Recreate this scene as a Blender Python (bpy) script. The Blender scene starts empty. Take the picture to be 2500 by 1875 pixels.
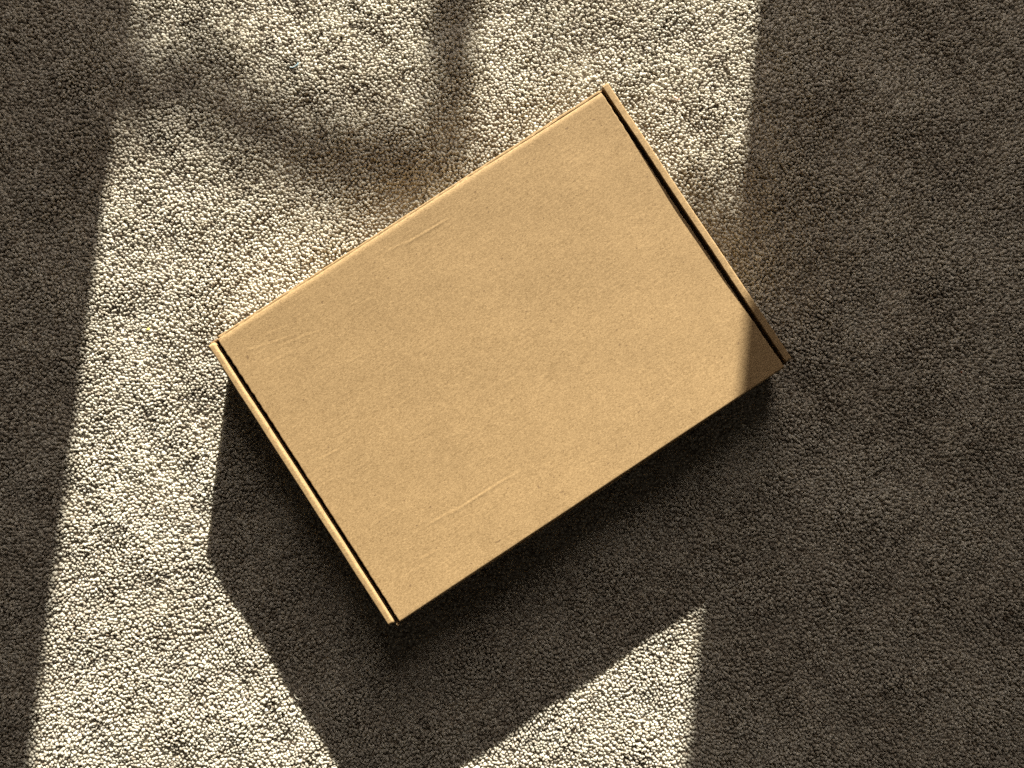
import bpy, bmesh, math, random
import numpy as np
from mathutils import Matrix, Vector

random.seed(7)
rng = np.random.default_rng(11)
scene = bpy.context.scene
COL = scene.collection

# ------------------------------------------------------------------ camera
CAM_H = 0.59792
PT, RL = 0.03823, -0.010887
Rcam = Matrix.Rotation(PT, 3, 'X') @ Matrix.Rotation(RL, 3, 'Y')
cam_data = bpy.data.cameras.new('camera')
cam_data.sensor_fit = 'HORIZONTAL'
cam_data.sensor_width = 36.0
cam_data.lens = 27.0
cam_data.clip_start = 0.01
cam_data.clip_end = 200.0
cam = bpy.data.objects.new('camera', cam_data)
COL.objects.link(cam)
cam.matrix_world = Matrix.Translation((0, 0, CAM_H)) @ Rcam.to_4x4()
scene.camera = cam

# ------------------------------------------------------------------ light
SUN_AZ = -1.679011 + math.pi          # horizontal direction towards the sun
COT = 3.421836                        # cotangent of its elevation
world = bpy.data.worlds.new('World')
scene.world = world
world.use_nodes = True
bgn = world.node_tree.nodes['Background']
bgn.inputs['Color'].default_value = (1.0, 0.86, 0.70, 1)
bgn.inputs['Strength'].default_value = 0.010

SUN_D = 400.0
to_sun = Vector((math.cos(SUN_AZ) * COT, math.sin(SUN_AZ) * COT, 1.0)).normalized()
sl = bpy.data.lights.new('sunlight_lamp', 'SPOT')
sl.energy = 5.0 * 4 * math.pi * SUN_D ** 2
sl.color = (1.0, 0.94, 0.80)
sl.shadow_soft_size = SUN_D * 0.0093 / 2
sl.spot_size = math.radians(0.9)
sl.spot_blend = 0.05
so = bpy.data.objects.new('sunlight_lamp', sl)
COL.objects.link(so)
so.location = to_sun * SUN_D
so.rotation_euler = to_sun.to_track_quat('Z', 'Y').to_euler()

WALL_Y = 1.20
al = bpy.data.lights.new('window_daylight', 'AREA')
al.shape = 'RECTANGLE'
al.size, al.size_y = 1.6, 1.7
al.energy = 11.0
al.color = (1.0, 0.86, 0.755)
ao = bpy.data.objects.new('window_daylight', al)
COL.objects.link(ao)
ao.location = (0.05, WALL_Y + 0.55, 1.15)
ao.rotation_euler = (Vector((0.05, WALL_Y + 0.55, 1.15)) - Vector((0, 0, 0))).to_track_quat('Z', 'Y').to_euler()

scene.view_settings.view_transform = 'Standard'
scene.view_settings.look = 'None'
scene.view_settings.gamma = 1.0
scene.view_settings.use_curve_mapping = False
scene.view_settings.exposure = 1.93
scene.cycles.max_bounces = 10
scene.cycles.diffuse_bounces = 6
scene.cycles.caustics_reflective = False
scene.cycles.use_denoising = False

# ------------------------------------------------------------------ helpers
def link(name, mesh, mat=None, parent=None):
    o = bpy.data.objects.new(name, mesh)
    COL.objects.link(o)
    if mat: mesh.materials.append(mat)
    if parent: o.parent = parent
    return o

def tag(o, label=None, cat=None, group=None, kind=None):
    if label: o['label'] = label
    if cat: o['category'] = cat
    if group: o['group'] = group
    if kind: o['kind'] = kind
    return o

def mesh_np(name, verts, tris_or_quads, smooth=True):
    m = bpy.data.meshes.new(name)
    V = np.asarray(verts, np.float32); F = np.asarray(tris_or_quads, np.int32)
    n, k = F.shape
    m.vertices.add(len(V)); m.vertices.foreach_set('co', V.ravel())
    m.loops.add(n * k); m.loops.foreach_set('vertex_index', F.ravel())
    m.polygons.add(n)
    m.polygons.foreach_set('loop_start', np.arange(0, n * k, k, dtype=np.int32))
    m.polygons.foreach_set('loop_total', np.full(n, k, np.int32))
    if smooth: m.polygons.foreach_set('use_smooth', np.ones(n, bool))
    m.update(calc_edges=True)
    return m

def mesh_bm(name, bm, smooth=False):
    m = bpy.data.meshes.new(name)
    bmesh.ops.recalc_face_normals(bm, faces=bm.faces[:])
    bm.to_mesh(m); bm.free()
    if smooth:
        m.polygons.foreach_set('use_smooth', np.ones(len(m.polygons), bool))
    return m

class Waves:
    """smooth low-frequency field from a few random sinusoids"""
    def __init__(s, n, lo, hi, seed):
        r = np.random.default_rng(seed)
        k = 2 * np.pi / r.uniform(lo, hi, n); a = r.uniform(0, 2 * np.pi, n)
        s.kx, s.ky, s.p = k * np.cos(a), k * np.sin(a), r.uniform(0, 6.28, n)
        s.n = n
    def __call__(s, x, y):
        o = np.zeros_like(x)
        for i in range(s.n): o += np.sin(s.kx[i] * x + s.ky[i] * y + s.p[i])
        return o / math.sqrt(s.n / 2)

# ------------------------------------------------------------------ materials
def nodes_of(name):
    m = bpy.data.materials.new(name); m.use_nodes = True
    nt = m.node_tree
    return m, nt, nt.nodes, nt.links, nt.nodes['Principled BSDF']

def plain(name, col, rough=0.9):
    m, nt, N, Lk, b = nodes_of(name)
    tc = N.new('ShaderNodeTexCoord'); nz = N.new('ShaderNodeTexNoise')
    nz.inputs['Scale'].default_value = 600
    Lk.new(tc.outputs['Object'], nz.inputs['Vector'])
    mx = N.new('ShaderNodeMix'); mx.data_type = 'RGBA'
    mx.inputs['A'].default_value = (*[c * 0.75 for c in col], 1)
    mx.inputs['B'].default_value = (*[min(1, c * 1.25) for c in col], 1)
    Lk.new(nz.outputs['Fac'], mx.inputs['Factor'])
    Lk.new(mx.outputs['Result'], b.inputs['Base Color'])
    b.inputs['Roughness'].default_value = rough
    return m

def kraft(name, light, dark):
    m, nt, N, Lk, b = nodes_of(name)
    tc = N.new('ShaderNodeTexCoord')
    def mapped(rot, sc):
        mp = N.new('ShaderNodeMapping')
        mp.inputs['Rotation'].default_value = (0, 0, rot)
        mp.inputs['Scale'].default_value = sc
        Lk.new(tc.outputs['Object'], mp.inputs['Vector'])
        return mp.outputs['Vector']
    def noise(vec, scale, detail=2, rough=0.5, dist=0.0):
        n = N.new('ShaderNodeTexNoise')
        n.inputs['Scale'].default_value = scale
        n.inputs['Detail'].default_value = detail
        n.inputs['Roughness'].default_value = rough
        n.inputs['Distortion'].default_value = dist
        Lk.new(vec, n.inputs['Vector'])
        return n.outputs['Fac']
    def math2(op, a, c):
        q = N.new('ShaderNodeMath'); q.operation = op
        for i, v in enumerate((a, c)):
            if isinstance(v, (int, float)): q.inputs[i].default_value = v
            else: Lk.new(v, q.inputs[i])
        return q.outputs[0]
    # fibres in three directions
    f1 = noise(mapped(0.35, (1, 2.6, 1)), 700, 2, 0.65, 0.8)
    f2 = noise(mapped(-0.75, (1, 2.6, 1)), 660, 2, 0.65, 0.8)
    f3 = noise(mapped(1.45, (1, 2.6, 1)), 740, 2, 0.65, 0.7)
    fib = math2('MULTIPLY', math2('ADD', math2('ADD', f1, f2), f3), 1 / 3)
    blotch = noise(mapped(0, (1, 1.6, 1)), 38, 3, 0.6)
    big = noise(mapped(0, (1, 1, 1)), 9, 2, 0.5)
    mid = noise(mapped(0.1, (1, 1.5, 1)), 140, 2, 0.6)
    s = math2('ADD', math2('MULTIPLY', fib, 2.6), math2('MULTIPLY', blotch, 0.09))
    s = math2('ADD', s, math2('MULTIPLY', big, 0.08))
    s = math2('ADD', s, math2('MULTIPLY', mid, 0.22))
    rmp = N.new('ShaderNodeMapRange')
    rmp.inputs['From Min'].default_value = 1.15
    rmp.inputs['From Max'].default_value = 1.83
    Lk.new(s, rmp.inputs['Value'])
    mx = N.new('ShaderNodeMix'); mx.data_type = 'RGBA'
    mx.inputs['A'].default_value = (*dark, 1); mx.inputs['B'].default_value = (*light, 1)
    Lk.new(rmp.outputs['Result'], mx.inputs['Factor'])
    # sparse dark flecks in the recycled liner
    fl = noise(mapped(0.5, (1, 1.5, 1)), 330, 0, 0.5)
    fr = N.new('ShaderNodeMapRange')
    fr.inputs['From Min'].default_value = 0.185; fr.inputs['From Max'].default_value = 0.165
    fr.inputs['To Max'].default_value = 0.6
    Lk.new(fl, fr.inputs['Value'])
    mx2 = N.new('ShaderNodeMix'); mx2.data_type = 'RGBA'
    mx2.inputs['B'].default_value = (0.12, 0.07, 0.035, 1)
    Lk.new(mx.outputs['Result'], mx2.inputs['A'])
    Lk.new(fr.outputs['Result'], mx2.inputs['Factor'])
    Lk.new(mx2.outputs['Result'], b.inputs['Base Color'])
    b.inputs['Roughness'].default_value = 0.82
    b.inputs['Specular IOR Level'].default_value = 0.25
    bp = N.new('ShaderNodeBump')
    bp.inputs['Strength'].default_value = 0.3
    bp.inputs['Distance'].default_value = 0.0003
    Lk.new(fib, bp.inputs['Height'])
    bp2 = N.new('ShaderNodeBump')
    bp2.inputs['Strength'].default_value = 0.035
    bp2.inputs['Distance'].default_value = 0.002
    Lk.new(mid, bp2.inputs['Height'])
    Lk.new(bp.outputs['Normal'], bp2.inputs['Normal'])
    Lk.new(bp2.outputs['Normal'], b.inputs['Normal'])
    return m

KRAFT = kraft('kraft_liner', (0.440, 0.304, 0.157), (0.180, 0.113, 0.048))
KRAFT_IN = kraft('kraft_inner', (0.36, 0.235, 0.12), (0.22, 0.135, 0.06))
EDGE = kraft('kraft_cut_edge', (0.55, 0.38, 0.21), (0.30, 0.19, 0.09))

def yarn_material():
    m, nt, N, Lk, b = nodes_of('carpet_yarn')
    at = N.new('ShaderNodeAttribute'); at.attribute_name = 'yarn'
    ramp = N.new('ShaderNodeValToRGB')
    e = ramp.color_ramp.elements
    e[0].position = 0.0; e[0].color = (0.24, 0.195, 0.145, 1)
    e[1].position = 1.0; e[1].color = (0.91, 0.89, 0.81, 1)
    k = e.new(0.25); k.color = (0.45, 0.405, 0.335, 1)
    k = e.new(0.7); k.color = (0.76, 0.725, 0.635, 1)
    Lk.new(at.outputs['Fac'], ramp.inputs['Fac'])
    tc = N.new('ShaderNodeTexCoord')
    nz = N.new('ShaderNodeTexNoise'); nz.inputs['Scale'].default_value = 1500
    nz.inputs['Detail'].default_value = 2
    Lk.new(tc.outputs['Object'], nz.inputs['Vector'])
    mx = N.new('ShaderNodeMix'); mx.data_type = 'RGBA'; mx.blend_type = 'MULTIPLY'
    mx.inputs['Factor'].default_value = 1.0
    mr = N.new('ShaderNodeMapRange'); mr.inputs['To Min'].default_value = 0.75; mr.inputs['To Max'].default_value = 1.25
    Lk.new(nz.outputs['Fac'], mr.inputs['Value'])
    Lk.new(ramp.outputs['Color'], mx.inputs['A']); Lk.new(mr.outputs['Result'], mx.inputs['B'])
    Lk.new(mx.outputs['Result'], b.inputs['Base Color'])
    b.inputs['Roughness'].default_value = 0.95
    b.inputs['Specular IOR Level'].default_value = 0.15
    bp = N.new('ShaderNodeBump'); bp.inputs['Strength'].default_value = 0.5
    bp.inputs['Distance'].default_value = 0.0008
    Lk.new(nz.outputs['Fac'], bp.inputs['Height']); Lk.new(bp.outputs['Normal'], b.inputs['Normal'])
    tr = N.new('ShaderNodeBsdfTranslucent'); ms = N.new('ShaderNodeMixShader')
    ms.inputs['Fac'].default_value = 0.48
    Lk.new(mx.outputs['Result'], tr.inputs['Color'])
    Lk.new(b.outputs['BSDF'], ms.inputs[1]); Lk.new(tr.outputs['BSDF'], ms.inputs[2])
    Lk.new(ms.outputs['Shader'], N['Material Output'].inputs['Surface'])
    return m
YARN = yarn_material()

def carpet_sheet_material():
    m, nt, N, Lk, b = nodes_of('carpet_backing')
    tc = N.new('ShaderNodeTexCoord')
    vo = N.new('ShaderNodeTexVoronoi'); vo.inputs['Scale'].default_value = 290
    Lk.new(tc.outputs['Object'], vo.inputs['Vector'])
    ramp = N.new('ShaderNodeValToRGB')
    ramp.color_ramp.elements[0].color = (0.52, 0.475, 0.40, 1)
    ramp.color_ramp.elements[1].color = (0.38, 0.335, 0.275, 1)
    Lk.new(vo.outputs['Distance'], ramp.inputs['Fac'])
    Lk.new(ramp.outputs['Color'], b.inputs['Base Color'])
    bp = N.new('ShaderNodeBump'); bp.inputs['Distance'].default_value = 0.002; bp.invert = True
    Lk.new(vo.outputs['Distance'], bp.inputs['Height']); Lk.new(bp.outputs['Normal'], b.inputs['Normal'])
    b.inputs['Roughness'].default_value = 0.95
    return m

# ------------------------------------------------------------------ box frame
U, Wd, H = 0.330, 0.24240, 0.047607
YAW = 0.58
BX, BY = -0.002826 * CAM_H, 0.073491 * CAM_H
cu, su = math.cos(YAW), math.sin(YAW)

# ------------------------------------------------------------------ carpet
bm = bmesh.new()
S_ = 3.0
vs = [bm.verts.new(p) for p in ((-S_, -S_, 0), (S_, -S_, 0), (S_, WALL_Y + 0.1, 0), (-S_, WALL_Y + 0.1, 0))]
bm.faces.new(vs)
floor = tag(link('carpet_floor', mesh_bm('carpet_floor', bm), carpet_sheet_material()), kind='structure')
floor.location.z = -0.0025

swell = Waves(9, 0.030, 0.11, 3)
fine = Waves(8, 0.010, 0.026, 4)
leanx = Waves(8, 0.025, 0.12, 5)
leany = Waves(8, 0.025, 0.12, 6)
tone = Waves(7, 0.04, 0.2, 8)

def tufts(X0, X1, Y0, Y1, hole, nside, prof, sp, seed):
    r = np.random.default_rng(seed)
    nx = int((X1 - X0) / sp); ny = int((Y1 - Y0) / (sp * 0.866))
    gx, gy = np.meshgrid(np.arange(nx), np.arange(ny))
    x = X0 + (gx + 0.5 * (gy % 2)) * sp; y = Y0 + gy * sp * 0.866
    x = x.ravel() + r.normal(0, sp * 0.21, nx * ny); y = y.ravel() + r.normal(0, sp * 0.21, nx * ny)
    if hole:
        keep = ~((x > hole[0]) & (x < hole[1]) & (y > hole[2]) & (y < hole[3]))
        x, y = x[keep], y[keep]
    lu = (x - BX) * cu + (y - BY) * su; lv = -(x - BX) * su + (y - BY) * cu
    keep = (np.abs(lu) > U / 2 - 0.008) | (np.abs(lv) > Wd / 2 - 0.010)
    x, y = x[keep], y[keep]
    n = len(x)
    lu = (x - BX) * cu + (y - BY) * su; lv = -(x - BX) * su + (y - BY) * cu
    under = (np.abs(lu) < U / 2 + 0.006) & (np.abs(lv) < Wd / 2 - 0.001)
    top = 0.00062 * swell(x, y) + 0.00022 * fine(x, y) + r.normal(0, 0.00014, n)
    top = np.maximum(top, -0.0011 + r.normal(0, 0.0002, n))
    top = np.where(under, np.minimum(top, -0.0012) - 0.0012, top)
    rad = sp * 0.59 * r.uniform(0.78, 1.2, n)
    asp = r.uniform(0.55, 1.0, n); rad = rad / np.sqrt(asp) * 0.9; ang = r.uniform(0, np.pi, n)
    lx = 0.00075 * leanx(x, y) + r.normal(0, 0.00055, n)
    ly = 0.00075 * leany(x, y) + r.normal(0, 0.00055, n) - 0.0002
    nr = len(prof); per = nside * nr + 1
    V = np.empty((n, per, 3), np.float32)
    th = np.arange(nside) / nside * 2 * np.pi
    for i, (rr, zz) in enumerate(prof):
        a = th[None, :] + r.uniform(0, 1.0, (n, 1)) * 0 + i * 0.35 + ang[:, None]
        jit = 1 + r.normal(0, 0.18, (n, nside))
        px = np.cos(a) * rad[:, None] * rr * jit; py = np.sin(a) * rad[:, None] * rr * asp[:, None] * jit
        c, s = np.cos(ang)[:, None], np.sin(ang)[:, None]
        t = 1 + zz / 0.0052      # 0 at the base, 1 at the tip
        V[:, i * nside:(i + 1) * nside, 0] = x[:, None] + c * px - s * py + (lx * t * t)[:, None]
        V[:, i * nside:(i + 1) * nside, 1] = y[:, None] + s * px + c * py + (ly * t * t)[:, None]
        V[:, i * nside:(i + 1) * nside, 2] = (top * t + zz)[:, None] + r.normal(0, 0.00016, (n, nside))
    V[:, -1, 0] = x + lx; V[:, -1, 1] = y + ly; V[:, -1, 2] = top + 0.00005
    F = []
    for i in range(nr - 1):
        for k in range(nside):
            a, b2 = i * nside + k, i * nside + (k + 1) % nside
            c2, d = a + nside, b2 + nside
            F += [(a, b2, d), (a, d, c2)]
    for k in range(nside):
        F.append(((nr - 1) * nside + k, (nr - 1) * nside + (k + 1) % nside, per - 1))
    F = np.asarray(F, np.int64)
    allF = (F[None] + (np.arange(n) * per)[:, None, None]).reshape(-1, 3)
    val = np.clip(0.62 + 0.055 * tone(x, y) + r.normal(0, 0.18, n), 0, 1)
    dk = r.random(n) < 0.035
    val[dk] *= r.uniform(0.2, 0.6, dk.sum())
    return V.reshape(-1, 3), allF, np.repeat(val, per).astype(np.float32), n

FR = (-0.41, 0.428, -0.285, 0.342)
SP = 0.00252
Va, Fa, Ca, na = tufts(*FR, None, 5, [(0.95, -0.0052), (1.06, -0.0013), (0.82, -0.00038)], SP, 21)
Vb, Fb, Cb, nb = tufts(-0.60, 0.62, -0.47, 0.54, FR, 4, [(1.0, -0.0052), (0.95, -0.0011)], SP * 1.5, 22)
def loose_fibres(cnt, seed):
    r = np.random.default_rng(seed); V, F = [], []
    for _ in range(cnt):
        x0, y0 = r.uniform(FR[0], FR[1]), r.uniform(FR[2], FR[3])
        lu, lv = (x0 - BX) * cu + (y0 - BY) * su, -(x0 - BX) * su + (y0 - BY) * cu
        if abs(lu) < U / 2 + 0.016 and abs(lv) < Wd / 2 + 0.012: continue
        a = r.uniform(0, 6.28); bend = r.normal(0, 0.35); L = r.uniform(0.004, 0.012); rad = r.uniform(0.00010, 0.00020)
        base = len(V); px, py = x0, y0
        for i in range(6):
            c, s = math.cos(a + math.pi / 2), math.sin(a + math.pi / 2)
            z = 0.0005 + 0.0008 * math.sin(i / 5 * math.pi)
            V += [(px + c * rad, py + s * rad, z), (px - c * rad, py - s * rad, z), (px, py, z + rad * 1.6)]
            px += math.cos(a) * L / 5; py += math.sin(a) * L / 5; a += bend + r.normal(0, 0.1)
        for i in range(5):
            for k in range(3):
                p, q = base + 3 * i + k, base + 3 * i + (k + 1) % 3
                F += [(p, q, q + 3), (p, q + 3, p + 3)]
    return np.array(V, np.float32), np.array(F, np.int64)
Vc, Fc = loose_fibres(420, 77)
Cc = np.repeat(rng.uniform(0.55, 1.0, len(Vc) // 18), 18).astype(np.float32)
me = mesh_np('carpet_pile', np.vstack([Va, Vb, Vc]), np.vstack([Fa, Fb + len(Va), Fc + len(Va) + len(Vb)]))
att = me.attributes.new('yarn', 'FLOAT', 'POINT')
att.data.foreach_set('value', np.concatenate([Ca, Cb, Cc]))
pile = tag(link('carpet_pile', me, YARN), 'cream beige cut pile carpet with flecked tufts', 'carpet', kind='stuff')
print('tufts', na, nb, 'tris', len(Fa) + len(Fb))

# ------------------------------------------------------------------ wall with the window opening the sun comes through
WX0, WX1, WZ0, WZ1 = -0.1980, 0.3082, 0.06, 1.95
PAINT = plain('wall_paint', (0.55, 0.52, 0.47))
bm = bmesh.new()
def addbox(bm, a, b):
    bmesh.ops.create_cube(bm, size=1, matrix=Matrix.Translation(((a[0] + b[0]) / 2, (a[1] + b[1]) / 2, (a[2] + b[2]) / 2))
                          @ Matrix.Diagonal((b[0] - a[0], b[1] - a[1], b[2] - a[2], 1)))
WT = 0.10
addbox(bm, (-3, WALL_Y, -0.01), (WX0, WALL_Y + WT, 2.4))
addbox(bm, (WX1, WALL_Y, -0.01), (3, WALL_Y + WT, 2.4))
addbox(bm, (WX0, WALL_Y, WZ1), (WX1, WALL_Y + WT, 2.4))
addbox(bm, (WX0, WALL_Y, -0.01), (WX1, WALL_Y + WT, WZ0))
tag(link('wall', mesh_bm('wall', bm), PAINT), kind='structure')

# ------------------------------------------------------------------ cardboard mailer box
box = bpy.data.objects.new('cardboard_box', None)
COL.objects.link(box)
box.location = (BX, BY, 0); box.rotation_euler = (0, 0, YAW)
tag(box, 'closed flat brown kraft cardboard mailer box lying on the carpet', 'box')

# camera ray -> box coordinates (source-photo pixels of marks measured on the lid)
def lid_uv(px, py, z=H):
    f = 0.75 * 2500
    d = Rcam @ Vector(((px - 1250) / f, -(py - 937.5) / f, -1))
    t = (z - CAM_H) / d.z
    x, y = d.x * t - BX, d.y * t - BY
    return x * cu + y * su, -x * su + y * cu

creases = [  # (photo points along a crease, height mm, half width mm)
    ([(950, 611), (1012, 580)], 0.10, 0.9), ([(990, 596), (1040, 566), (1090, 536)], 0.15, 0.8),
    ([(600, 856), (660, 838), (712, 820)], 0.08, 0.9), ([(690, 842), (745, 818), (790, 806)], 0.08, 0.8),
    ([(851, 884), (886, 864)], 0.09, 0.8), ([(686, 873), (716, 858)], 0.06, 0.8),
    ([(781, 1121), (826, 1097)], 0.11, 0.8),
    ([(1055, 1277), (1112, 1244)], 0.13, 0.9), ([(1100, 1256), (1175, 1208), (1232, 1172)], 0.16, 0.9),
    ([(1225, 1177), (1272, 1150)], 0.06, 1.0),
    ([(1032, 1363), (1064, 1346)], 0.09, 0.9), ([(1010, 1395), (1040, 1380)], 0.05, 1.0),
    ([(1509, 1128), (1524, 1146)], 0.08, 0.9), ([(640, 820), (700, 796)], 0.05, 1.2),
    ([(1160, 1020), (1230, 985)], 0.04, 1.2), ([(1500, 560), (1580, 520)], 0.03, 1.4),
]
def crease_height(a, b):
    z = np.zeros_like(a)
    for pts, hmm, wmm in creases:
        q = [lid_uv(*p) for p in pts]
        for i in range(len(q) - 1):
            ax, ay = q[i]; bx_, by_ = q[i + 1]
            L2 = math.hypot(bx_ - ax, by_ - ay)
            dx, dy = (bx_ - ax) / L2, (by_ - ay) / L2
            s = (a - ax) * dx + (b - ay) * dy
            d = -(a - ax) * dy + (b - ay) * dx
            w = wmm * 1e-3
            fade = 1 / (1 + np.exp(-(s + 0.001) / 0.0012)) * 1 / (1 + np.exp((s - L2 - 0.001) / 0.0012))
            z += 0.85 * hmm * 1e-3 * fade * (np.exp(-(d / w) ** 2) - 0.55 * np.exp(-((d - 1.5 * w) / w) ** 2))
    return z

def build_lid():
    t = 0.0022
    v0, v1 = -Wd / 2, Wd / 2 - 0.0021
    nu, nv = 240, 360
    # denser rows in the two folds
    fb = np.linspace(0, 1, 9)[:-1]; rb, rf = 0.0016, 0.0042
    vv = np.concatenate([v0 + rb * (1 - np.cos(fb * np.pi / 2)), np.linspace(v0 + rb, v1 - rf, nv),
                         v1 - rf * (1 - np.sin(np.linspace(0, 1, 11)[1:] * np.pi / 2))])
    e = np.array([0, 0.00012, 0.0003, 0.0006])
    uu = np.concatenate([-U / 2 + e, np.linspace(-U / 2 + 0.001, U / 2 - 0.001, nu), U / 2 - e[::-1]])
    a, b = np.meshgrid(uu, vv)
    z = np.zeros_like(a)
    dv = np.clip((v0 + rb - b) / rb, 0, 1); z -= rb * (1 - np.sqrt(1 - dv ** 2)) * 0.95
    dv = np.clip((b - (v1 - rf)) / rf, 0, 1); z -= 0.0013 * (1 - np.sqrt(1 - 0.97 * dv ** 2))
    de = np.clip(1 - (U / 2 - np.abs(a)) / 0.0006, 0, 1); z -= 0.00045 * (1 - np.sqrt(1 - de ** 2))
    sag = (1 - (2 * b / Wd) ** 2) * (1 - 0.15 * (2 * a / U) ** 2)
    z -= 0.0027 * sag
    w = Waves(6, 0.05, 0.16, 31); z += 0.00010 * w(a, b)
    fl = Waves(5, 0.02, 0.05, 32)
    z += 0.000008 * np.sin(2 * np.pi * b / 0.0036) * (1 + 0.6 * fl(a, b))
    z += crease_height(a, b)
    # ragged die-cut ends
    rg = Waves(10, 0.002, 0.012, 33)
    edge = np.clip(1 - (U / 2 - np.abs(a)) / 0.002, 0, 1)
    a2 = a + np.sign(a) * edge * 0.00010 * rg(b, b * 0)
    b = b + np.clip((b - (v1 - 0.004)) / 0.004, 0, 1) * (0.0003 - 0.0005 / (1 + np.exp(-(a - 0.09) / 0.012)))
    ny_, nx_ = a.shape
    top = np.stack([a2, b, H + z], -1).reshape(-1, 3)
    bot = top.copy(); bot[:, 2] = H - 0.0047
    idx = np.arange(ny_ * nx_).reshape(ny_, nx_)
    q = np.stack([idx[:-1, :-1], idx[:-1, 1:], idx[1:, 1:], idx[1:, :-1]], -1).reshape(-1, 4)
    ring = np.concatenate([idx[0, :-1], idx[:-1, -1], idx[-1, :0:-1], idx[:0:-1, 0]])
    n0 = len(top)
    rb_ = np.arange(len(ring)) + n0
    rt_ = np.arange(len(ring)) + n0 + len(ring)
    side = np.stack([rt_, rb_, np.roll(rb_, -1), np.roll(rt_, -1)], -1)
    V = np.vstack([top, bot[ring], top[ring]])
    m = mesh_np('lid', V, np.vstack([q, side]))
    bm = bmesh.new(); bm.from_mesh(m)
    bm.verts.ensure_lookup_table()
    f = bm.faces.new([bm.verts[int(i)] for i in rb_[::-1]])
    f.smooth = False
    bm.to_mesh(m); bm.free()
    return m
lid = link('lid', build_lid(), KRAFT, box)

def strip_mesh(name, prof, va, vb, nseg, jag=0.0, jag_pts=(), seed=0, bow=0.0, taper=None):
    """closed (u,z) profile run along v from va to vb"""
    r = Waves(8, 0.004, 0.05, 50 + seed); r2 = np.random.default_rng(seed)
    vs_ = np.linspace(va, vb, nseg + 1)
    V = []
    n = len(prof)
    for v in vs_:
        wob = float(r(np.array([v]), np.array([0.3]))[0])
        bw = bow * (1 - (2 * (v - (va + vb) / 2) / (vb - va)) ** 2)
        for i, (pu, pz) in enumerate(prof):
            j = r2.normal(0, jag) if i in jag_pts else 0
            V.append((pu + 0.00006 * wob + bw + j, v, pz + 0.00005 * wob + (j * 0.5)))
    F = []
    for s in range(nseg):
        for i in range(n):
            k = (i + 1) % n
            F.append((s * n + i, s * n + k, (s + 1) * n + k, (s + 1) * n + i))
    bm = bmesh.new()
    bv = [bm.verts.new(p) for p in V]
    for f in F: bm.faces.new([bv[i] for i in f]).smooth = True
    bm.faces.new(bv[:n]); bm.faces.new(bv[-n:][::-1])
    m = mesh_bm(name, bm)
    return m

def round_prof(u0, u1, z0, z1, r0, r1, n=6):
    """box profile with rounded upper shoulders; r0 at u0, r1 at u1"""
    P = [(u0, z0)]
    for i in range(n + 1):
        a = math.pi - (math.pi / 2) * i / n
        P.append((u0 + r0 + r0 * math.cos(a), z1 - r0 + r0 * math.sin(a)))
    for i in range(n + 1):
        a = math.pi / 2 - (math.pi / 2) * i / n
        P.append((u1 - r1 + r1 * math.cos(a), z1 - r1 + r1 * math.sin(a)))
    P.append((u1, z0))
    return P

GAP, SW = 0.0033, 0.0048
# left end: double wall, the inner layer rolled over from the outer one
lo, li = -U / 2 - GAP - SW, -U / 2 - GAP
w = link('side_wall', strip_mesh('side_wall', round_prof(lo, li, 0.0, H - 0.0002, 0.0008, 0.0018), -Wd / 2 + 0.0023, Wd / 2 - 0.0025, 120, seed=1), KRAFT, box)
i1 = link('inner_panel', strip_mesh('inner_panel', round_prof(li + 0.0001, li + 0.0004, 0.002, H - 0.0045, 0.0001, 0.0001, 2), -Wd / 2 + 0.004, Wd / 2 - 0.004, 40, seed=2), KRAFT_IN, w)
# right end: the fold is sharper, its perforated crease shows along the inner rim
ri, ro = U / 2 + 0.0029, U / 2 + GAP + SW
w2 = link('side_wall', strip_mesh('side_wall', round_prof(ri, ro, 0.0, H + 0.0002, 0.0004, 0.0012), -Wd / 2 + 0.0026, Wd / 2 + 0.0010, 160, jag=0.00002, jag_pts=(3, 4, 5, 6, 7), seed=3), KRAFT, box)
i2 = link('inner_panel', strip_mesh('inner_panel', round_prof(ri - 0.0011, ri - 0.0001, 0.002, H - 0.0060, 0.0004, 0.0002, 3), -Wd / 2 + 0.004, Wd / 2 - 0.003, 160, jag=0.00008, jag_pts=(3, 4, 5), seed=4), KRAFT_IN, w2)

def rot_strip(name, prof, ua, ub, nseg, mat, parent, **kw):
    """profile given in (v,z), run along u"""
    m = strip_mesh(name, prof, ua, ub, nseg, **kw)
    m.transform(Matrix(((0, 1, 0, 0), (1, 0, 0, 0), (0, 0, 1, 0), (0, 0, 0, 1))))
    m.flip_normals()
    return link(name, m, mat, parent)

# front wall (faces the window) and the back wall the lid is hinged to
rot_strip('front_wall', round_prof(Wd / 2 - 0.0019, Wd / 2, 0.0, H - 0.0012, 0.0003, 0.0006, 3), -U / 2 + 0.0004, U / 2 - 0.0002, 200, KRAFT, box, jag=0.00008, jag_pts=(1, 2, 3, 4), seed=5)
rot_strip('corner_web', round_prof(Wd / 2 - 0.0017, Wd / 2 - 0.0003, 0.0, H - 0.0045, 0.0003, 0.0003, 2), -U / 2 - 0.0072, -U / 2 + 0.0002, 8, KRAFT_IN, box, seed=6)
rot_strip('corner_web', round_prof(Wd / 2 - 0.0017, Wd / 2 - 0.0003, 0.0, H - 0.0030, 0.0003, 0.0003, 2), U / 2, U / 2 + 0.0034, 8, KRAFT_IN, box, seed=7)
rot_strip('back_wall', round_prof(-Wd / 2 + 0.0002, -Wd / 2 + 0.0021, 0.0, H - 0.0026, 0.0004, 0.0004, 3), -U / 2 + 0.0006, U / 2 - 0.0006, 120, KRAFT, box, bow=-0.0016, seed=8)
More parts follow.
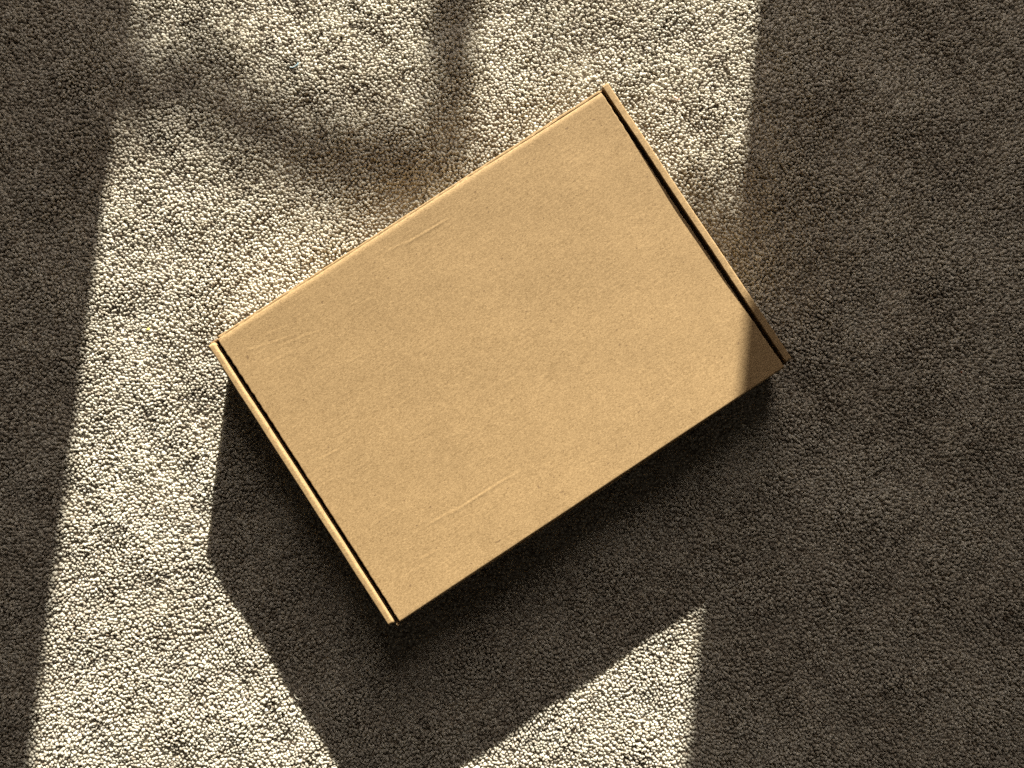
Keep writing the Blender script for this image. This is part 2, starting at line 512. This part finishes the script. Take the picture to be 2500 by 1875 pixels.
rot_strip('tuck_flap', round_prof(Wd / 2 - 0.0045, Wd / 2 - 0.0024, 0.012, H - 0.0026, 0.0003, 0.0003, 2), -U / 2 + 0.004, U / 2 - 0.004, 40, KRAFT_IN, box, seed=9)
rot_strip('corner_web', round_prof(-Wd / 2 + 0.0004, -Wd / 2 + 0.0018, 0.0, H - 0.010, 0.0003, 0.0003, 2), -U / 2 - 0.0060, -U / 2 + 0.0003, 8, KRAFT_IN, box, seed=10)
rot_strip('corner_web', round_prof(-Wd / 2 + 0.0004, -Wd / 2 + 0.0016, 0.0, H - 0.008, 0.0003, 0.0003, 2), U / 2 - 0.0003, U / 2 + 0.0058, 8, KRAFT_IN, box, seed=11)
bm = bmesh.new(); addbox(bm, (-U / 2 - 0.002, -Wd / 2 + 0.003, 0.0004), (U / 2 + 0.002, Wd / 2 - 0.003, 0.0024))
link('base_panel', mesh_bm('base_panel', bm), KRAFT_IN, box)
# curled paper end of the dust flap at the lower corner
bm = bmesh.new()
n = 14
ring = []
for k in range(n):
    a = 0.5 + k / n * 5.2
    c, s = math.cos(a), math.sin(a)
    ring.append([bm.verts.new((rr * c * 1.0, rr * s * 1.35, zz)) for rr, zz in ((0.00085, 0), (0.00085, 0.006), (0.00055, 0.006), (0.00055, 0))])
for k in range(n - 1):
    for i in range(4):
        j = (i + 1) % 4
        bm.faces.new((ring[k][i], ring[k + 1][i], ring[k + 1][j], ring[k][j]))
bm.faces.new(ring[0]); bm.faces.new(ring[-1][::-1])
c = link('curled_tab', mesh_bm('curled_tab', bm, True), EDGE, box)
c.location = (-U / 2 - 0.0029, -Wd / 2 + 0.0008, H - 0.0075); c.rotation_euler = (0.25, 0, 0.4)

# ------------------------------------------------------------------ foliage outside, whose soft shadow falls on the carpet
LEAF = plain('leaf_green', (0.07, 0.10, 0.035))
BARK = plain('bark_brown', (0.10, 0.07, 0.045))
def floor_pt(px, py, z=0.0):
    f = 0.75 * 2500
    d = Rcam @ Vector(((px - 1250) / f, -(py - 937.5) / f, -1))
    t = (z - CAM_H) / d.z
    return Vector((d.x * t, d.y * t, z))
def tube(bm, pts, rad, n=7):
    rings = []
    for i, p in enumerate(pts):
        d = (pts[min(i + 1, len(pts) - 1)] - pts[max(i - 1, 0)]).normalized()
        s1 = d.cross(Vector((0.3, 1, 0.2))).normalized(); s2 = d.cross(s1)
        rings.append([bm.verts.new(p + (s1 * math.cos(2 * math.pi * k / n) + s2 * math.sin(2 * math.pi * k / n)) * rad[i]) for k in range(n)])
    for a, b in zip(rings[:-1], rings[1:]):
        for k in range(n):
            bm.faces.new((a[k], a[(k + 1) % n], b[(k + 1) % n], b[k]))
    bm.faces.new(rings[0]); bm.faces.new(rings[-1][::-1])

shrub = bpy.data.objects.new('garden_shrub', None); COL.objects.link(shrub)
tag(shrub, 'leafy garden shrub outside the window whose blurred shadow crosses the sunlit carpet', 'shrub')
DIST = 2.5
def out(px, py, k=1.0): return floor_pt(px, py) + to_sun * DIST * k
foot = out(300, 215); foot = Vector((foot.x - 0.12, foot.y, 0.0))
shrub.location = foot
bm = bmesh.new()
stem = [foot, foot + Vector((0.02, 0.02, 0.5)), out(265, 235)]
tube(bm, [p - foot for p in stem], [0.022, 0.018, 0.012])
limb = [out(265, 235), out(420, 215), out(560, 250), out(700, 310), out(830, 370), out(960, 400)]
tube(bm, [p - foot for p in limb], [0.012, 0.010, 0.009, 0.009, 0.008, 0.005])
up = [out(265, 235), out(420, -120, 1.02), out(800, -200, 1.03), out(1105, -130, 1.03)]
tube(bm, [p - foot for p in up], [0.008, 0.004, 0.003, 0.003])
up2 = [out(1105, -130, 1.03), out(1105, 60, 1.03), out(1090, 220, 1.03)]
tube(bm, [p - foot for p in up2], [0.008, 0.008, 0.003])
side = [out(960, 400), out(1300, 470, 1.01), out(1600, 560, 1.01), out(1850, 640, 1.01)]
tube(bm, [p - foot for p in side], [0.005, 0.003, 0.004, 0.003])
link('stem', mesh_bm('stem', bm, True), BARK, shrub)
bm = bmesh.new()
lr = random.Random(5)
def leaf(bm, c, size):
    n1 = Vector((lr.uniform(-1, 1), lr.uniform(-1, 0.2), lr.uniform(-1, 1))).normalized()
    s1 = n1.cross(Vector((0, 0, 1))).normalized(); s2 = n1.cross(s1)
    a = lr.uniform(0, 6.28); e1 = s1 * math.cos(a) + s2 * math.sin(a); e2 = n1.cross(e1)
    P = [c - e1 * size, c - e1 * size * 0.3 + e2 * size * 0.38 + n1 * size * 0.08, c + e1 * size * 0.5 + e2 * size * 0.25,
         c + e1 * size, c + e1 * size * 0.5 - e2 * size * 0.25, c - e1 * size * 0.3 - e2 * size * 0.38 + n1 * size * 0.08]
    bm.faces.new([bm.verts.new(p) for p in P])
clumps = [  # photo px, spread px, leaf count
    (290, 205, 26, 16), (350, 200, 24, 20), (420, 208, 24, 24), (490, 232, 24, 32), (545, 268, 26, 36), (610, 305, 26, 32), (690, 335, 28, 34),
    (770, 362, 28, 40), (830, 395, 28, 44), (900, 405, 32, 40), (980, 415, 36, 44), (1060, 420, 34, 26), (930, 345, 40, 12), (460, 150, 40, 6),
    (1112, 5, 22, 28), (1108, 80, 22, 24), (1098, 165, 24, 12), (1092, 260, 30, 6), (1370, 80, 40, 3), (1420, 210, 36, 2),
    (1700, 560, 42, 26), (1780, 520, 42, 22), (1770, 610, 46, 34), (1840, 600, 46, 22), (1830, 700, 45, 24),
]
for px, py, spd, cnt in clumps:
    for _ in range(int(cnt * 1.3)):
        q = out(px + lr.gauss(0, spd), py + lr.gauss(0, spd * 0.8), lr.uniform(0.97, 1.04)) - foot
        leaf(bm, q, lr.uniform(0.009, 0.017))
link('foliage', mesh_bm('foliage', bm), LEAF, shrub)

# ------------------------------------------------------------------ bits of lint and grit on the carpet
def grit(name, label, cat, px, py, size, col, seed, z=0.0006, base_z=0.0, group=None):
    r = random.Random(seed)
    bm = bmesh.new()
    bmesh.ops.create_icosphere(bm, subdivisions=1, radius=size)
    for v in bm.verts: v.co = Vector((v.co.x * r.uniform(0.7, 1.3), v.co.y * r.uniform(0.6, 1.1), v.co.z * r.uniform(0.5, 0.9)))
    o = link(name, mesh_bm(name, bm), plain(name + '_colour', col), None)
    o.location = floor_pt(px, py, base_z); o.location.z = base_z + z; o.rotation_euler = (0, 0, r.uniform(0, 6))
    return tag(o, label, cat, group)
def lint(name, label, cat, px, py, length, rad, col, seed, ang):
    r = random.Random(seed)
    pts = []
    for i in range(9):
        t = i / 8 - 0.5
        pts.append(Vector((t * length, (0.25 * length) * (4 * t * t - 0.5) + r.gauss(0, length * 0.02), 0.0006 * math.sin(t * 5 + seed))))
    bm = bmesh.new(); tube(bm, pts, [rad * (0.6 + 0.4 * math.cos((i / 8 - 0.5) * 2.6)) for i in range(9)], 5)
    o = link(name, mesh_bm(name, bm, True), plain(name + '_colour', col))
    p = floor_pt(px, py); o.location = (p.x, p.y, 0.0013); o.rotation_euler = (0, 0, ang)
    return tag(o, label, cat)
G = 'dark grit on the shaded carpet'
grit('dark_grit', 'black grit crumb on the shaded carpet, nearest the right edge', 'grit', 2278, 488, 0.0013, (0.012, 0.010, 0.008), 1, group=G)
grit('dark_grit', 'dark brown grit crumb on the shaded carpet right of the box', 'grit', 2133, 582, 0.0015, (0.02, 0.014, 0.01), 2, group=G)
grit('dark_grit', 'tiny black speck on the carpet beside the window shadow edge', 'grit', 1870, 484, 0.0009, (0.012, 0.01, 0.008), 3, group=G)
grit('black_speck', 'tiny black speck lying on the box lid', 'speck', 1295, 602, 0.0006, (0.02, 0.012, 0.008), 4, z=0.0002, base_z=H - 0.0027)
grit('yellow_crumb', 'tiny yellow crumb on the sunlit carpet left of the box', 'crumb', 362, 805, 0.0015, (0.55, 0.45, 0.10), 5)
grit('orange_crumb', 'tiny orange crumb on the shaded carpet at the right', 'crumb', 2346, 909, 0.0010, (0.30, 0.08, 0.02), 6)
lint('blue_thread', 'short pale blue thread on the sunlit carpet at upper left', 'thread', 720, 163, 0.0075, 0.0006, (0.22, 0.34, 0.42), 1, 0.5)
lint('pink_thread', 'short curled pink thread on the sunlit carpet above the box corner', 'thread', 1650, 241, 0.006, 0.00045, (0.60, 0.36, 0.26), 2, -0.4)
lint('white_lint', 'curved white lint strand on the shaded carpet at upper right', 'lint', 2135, 189, 0.0055, 0.0005, (0.62, 0.58, 0.50), 3, 2.4)
lint('pale_lint', 'pale lint strand on the shaded carpet at the left edge', 'lint', 97, 678, 0.004, 0.0005, (0.70, 0.66, 0.60), 4, 0.3)
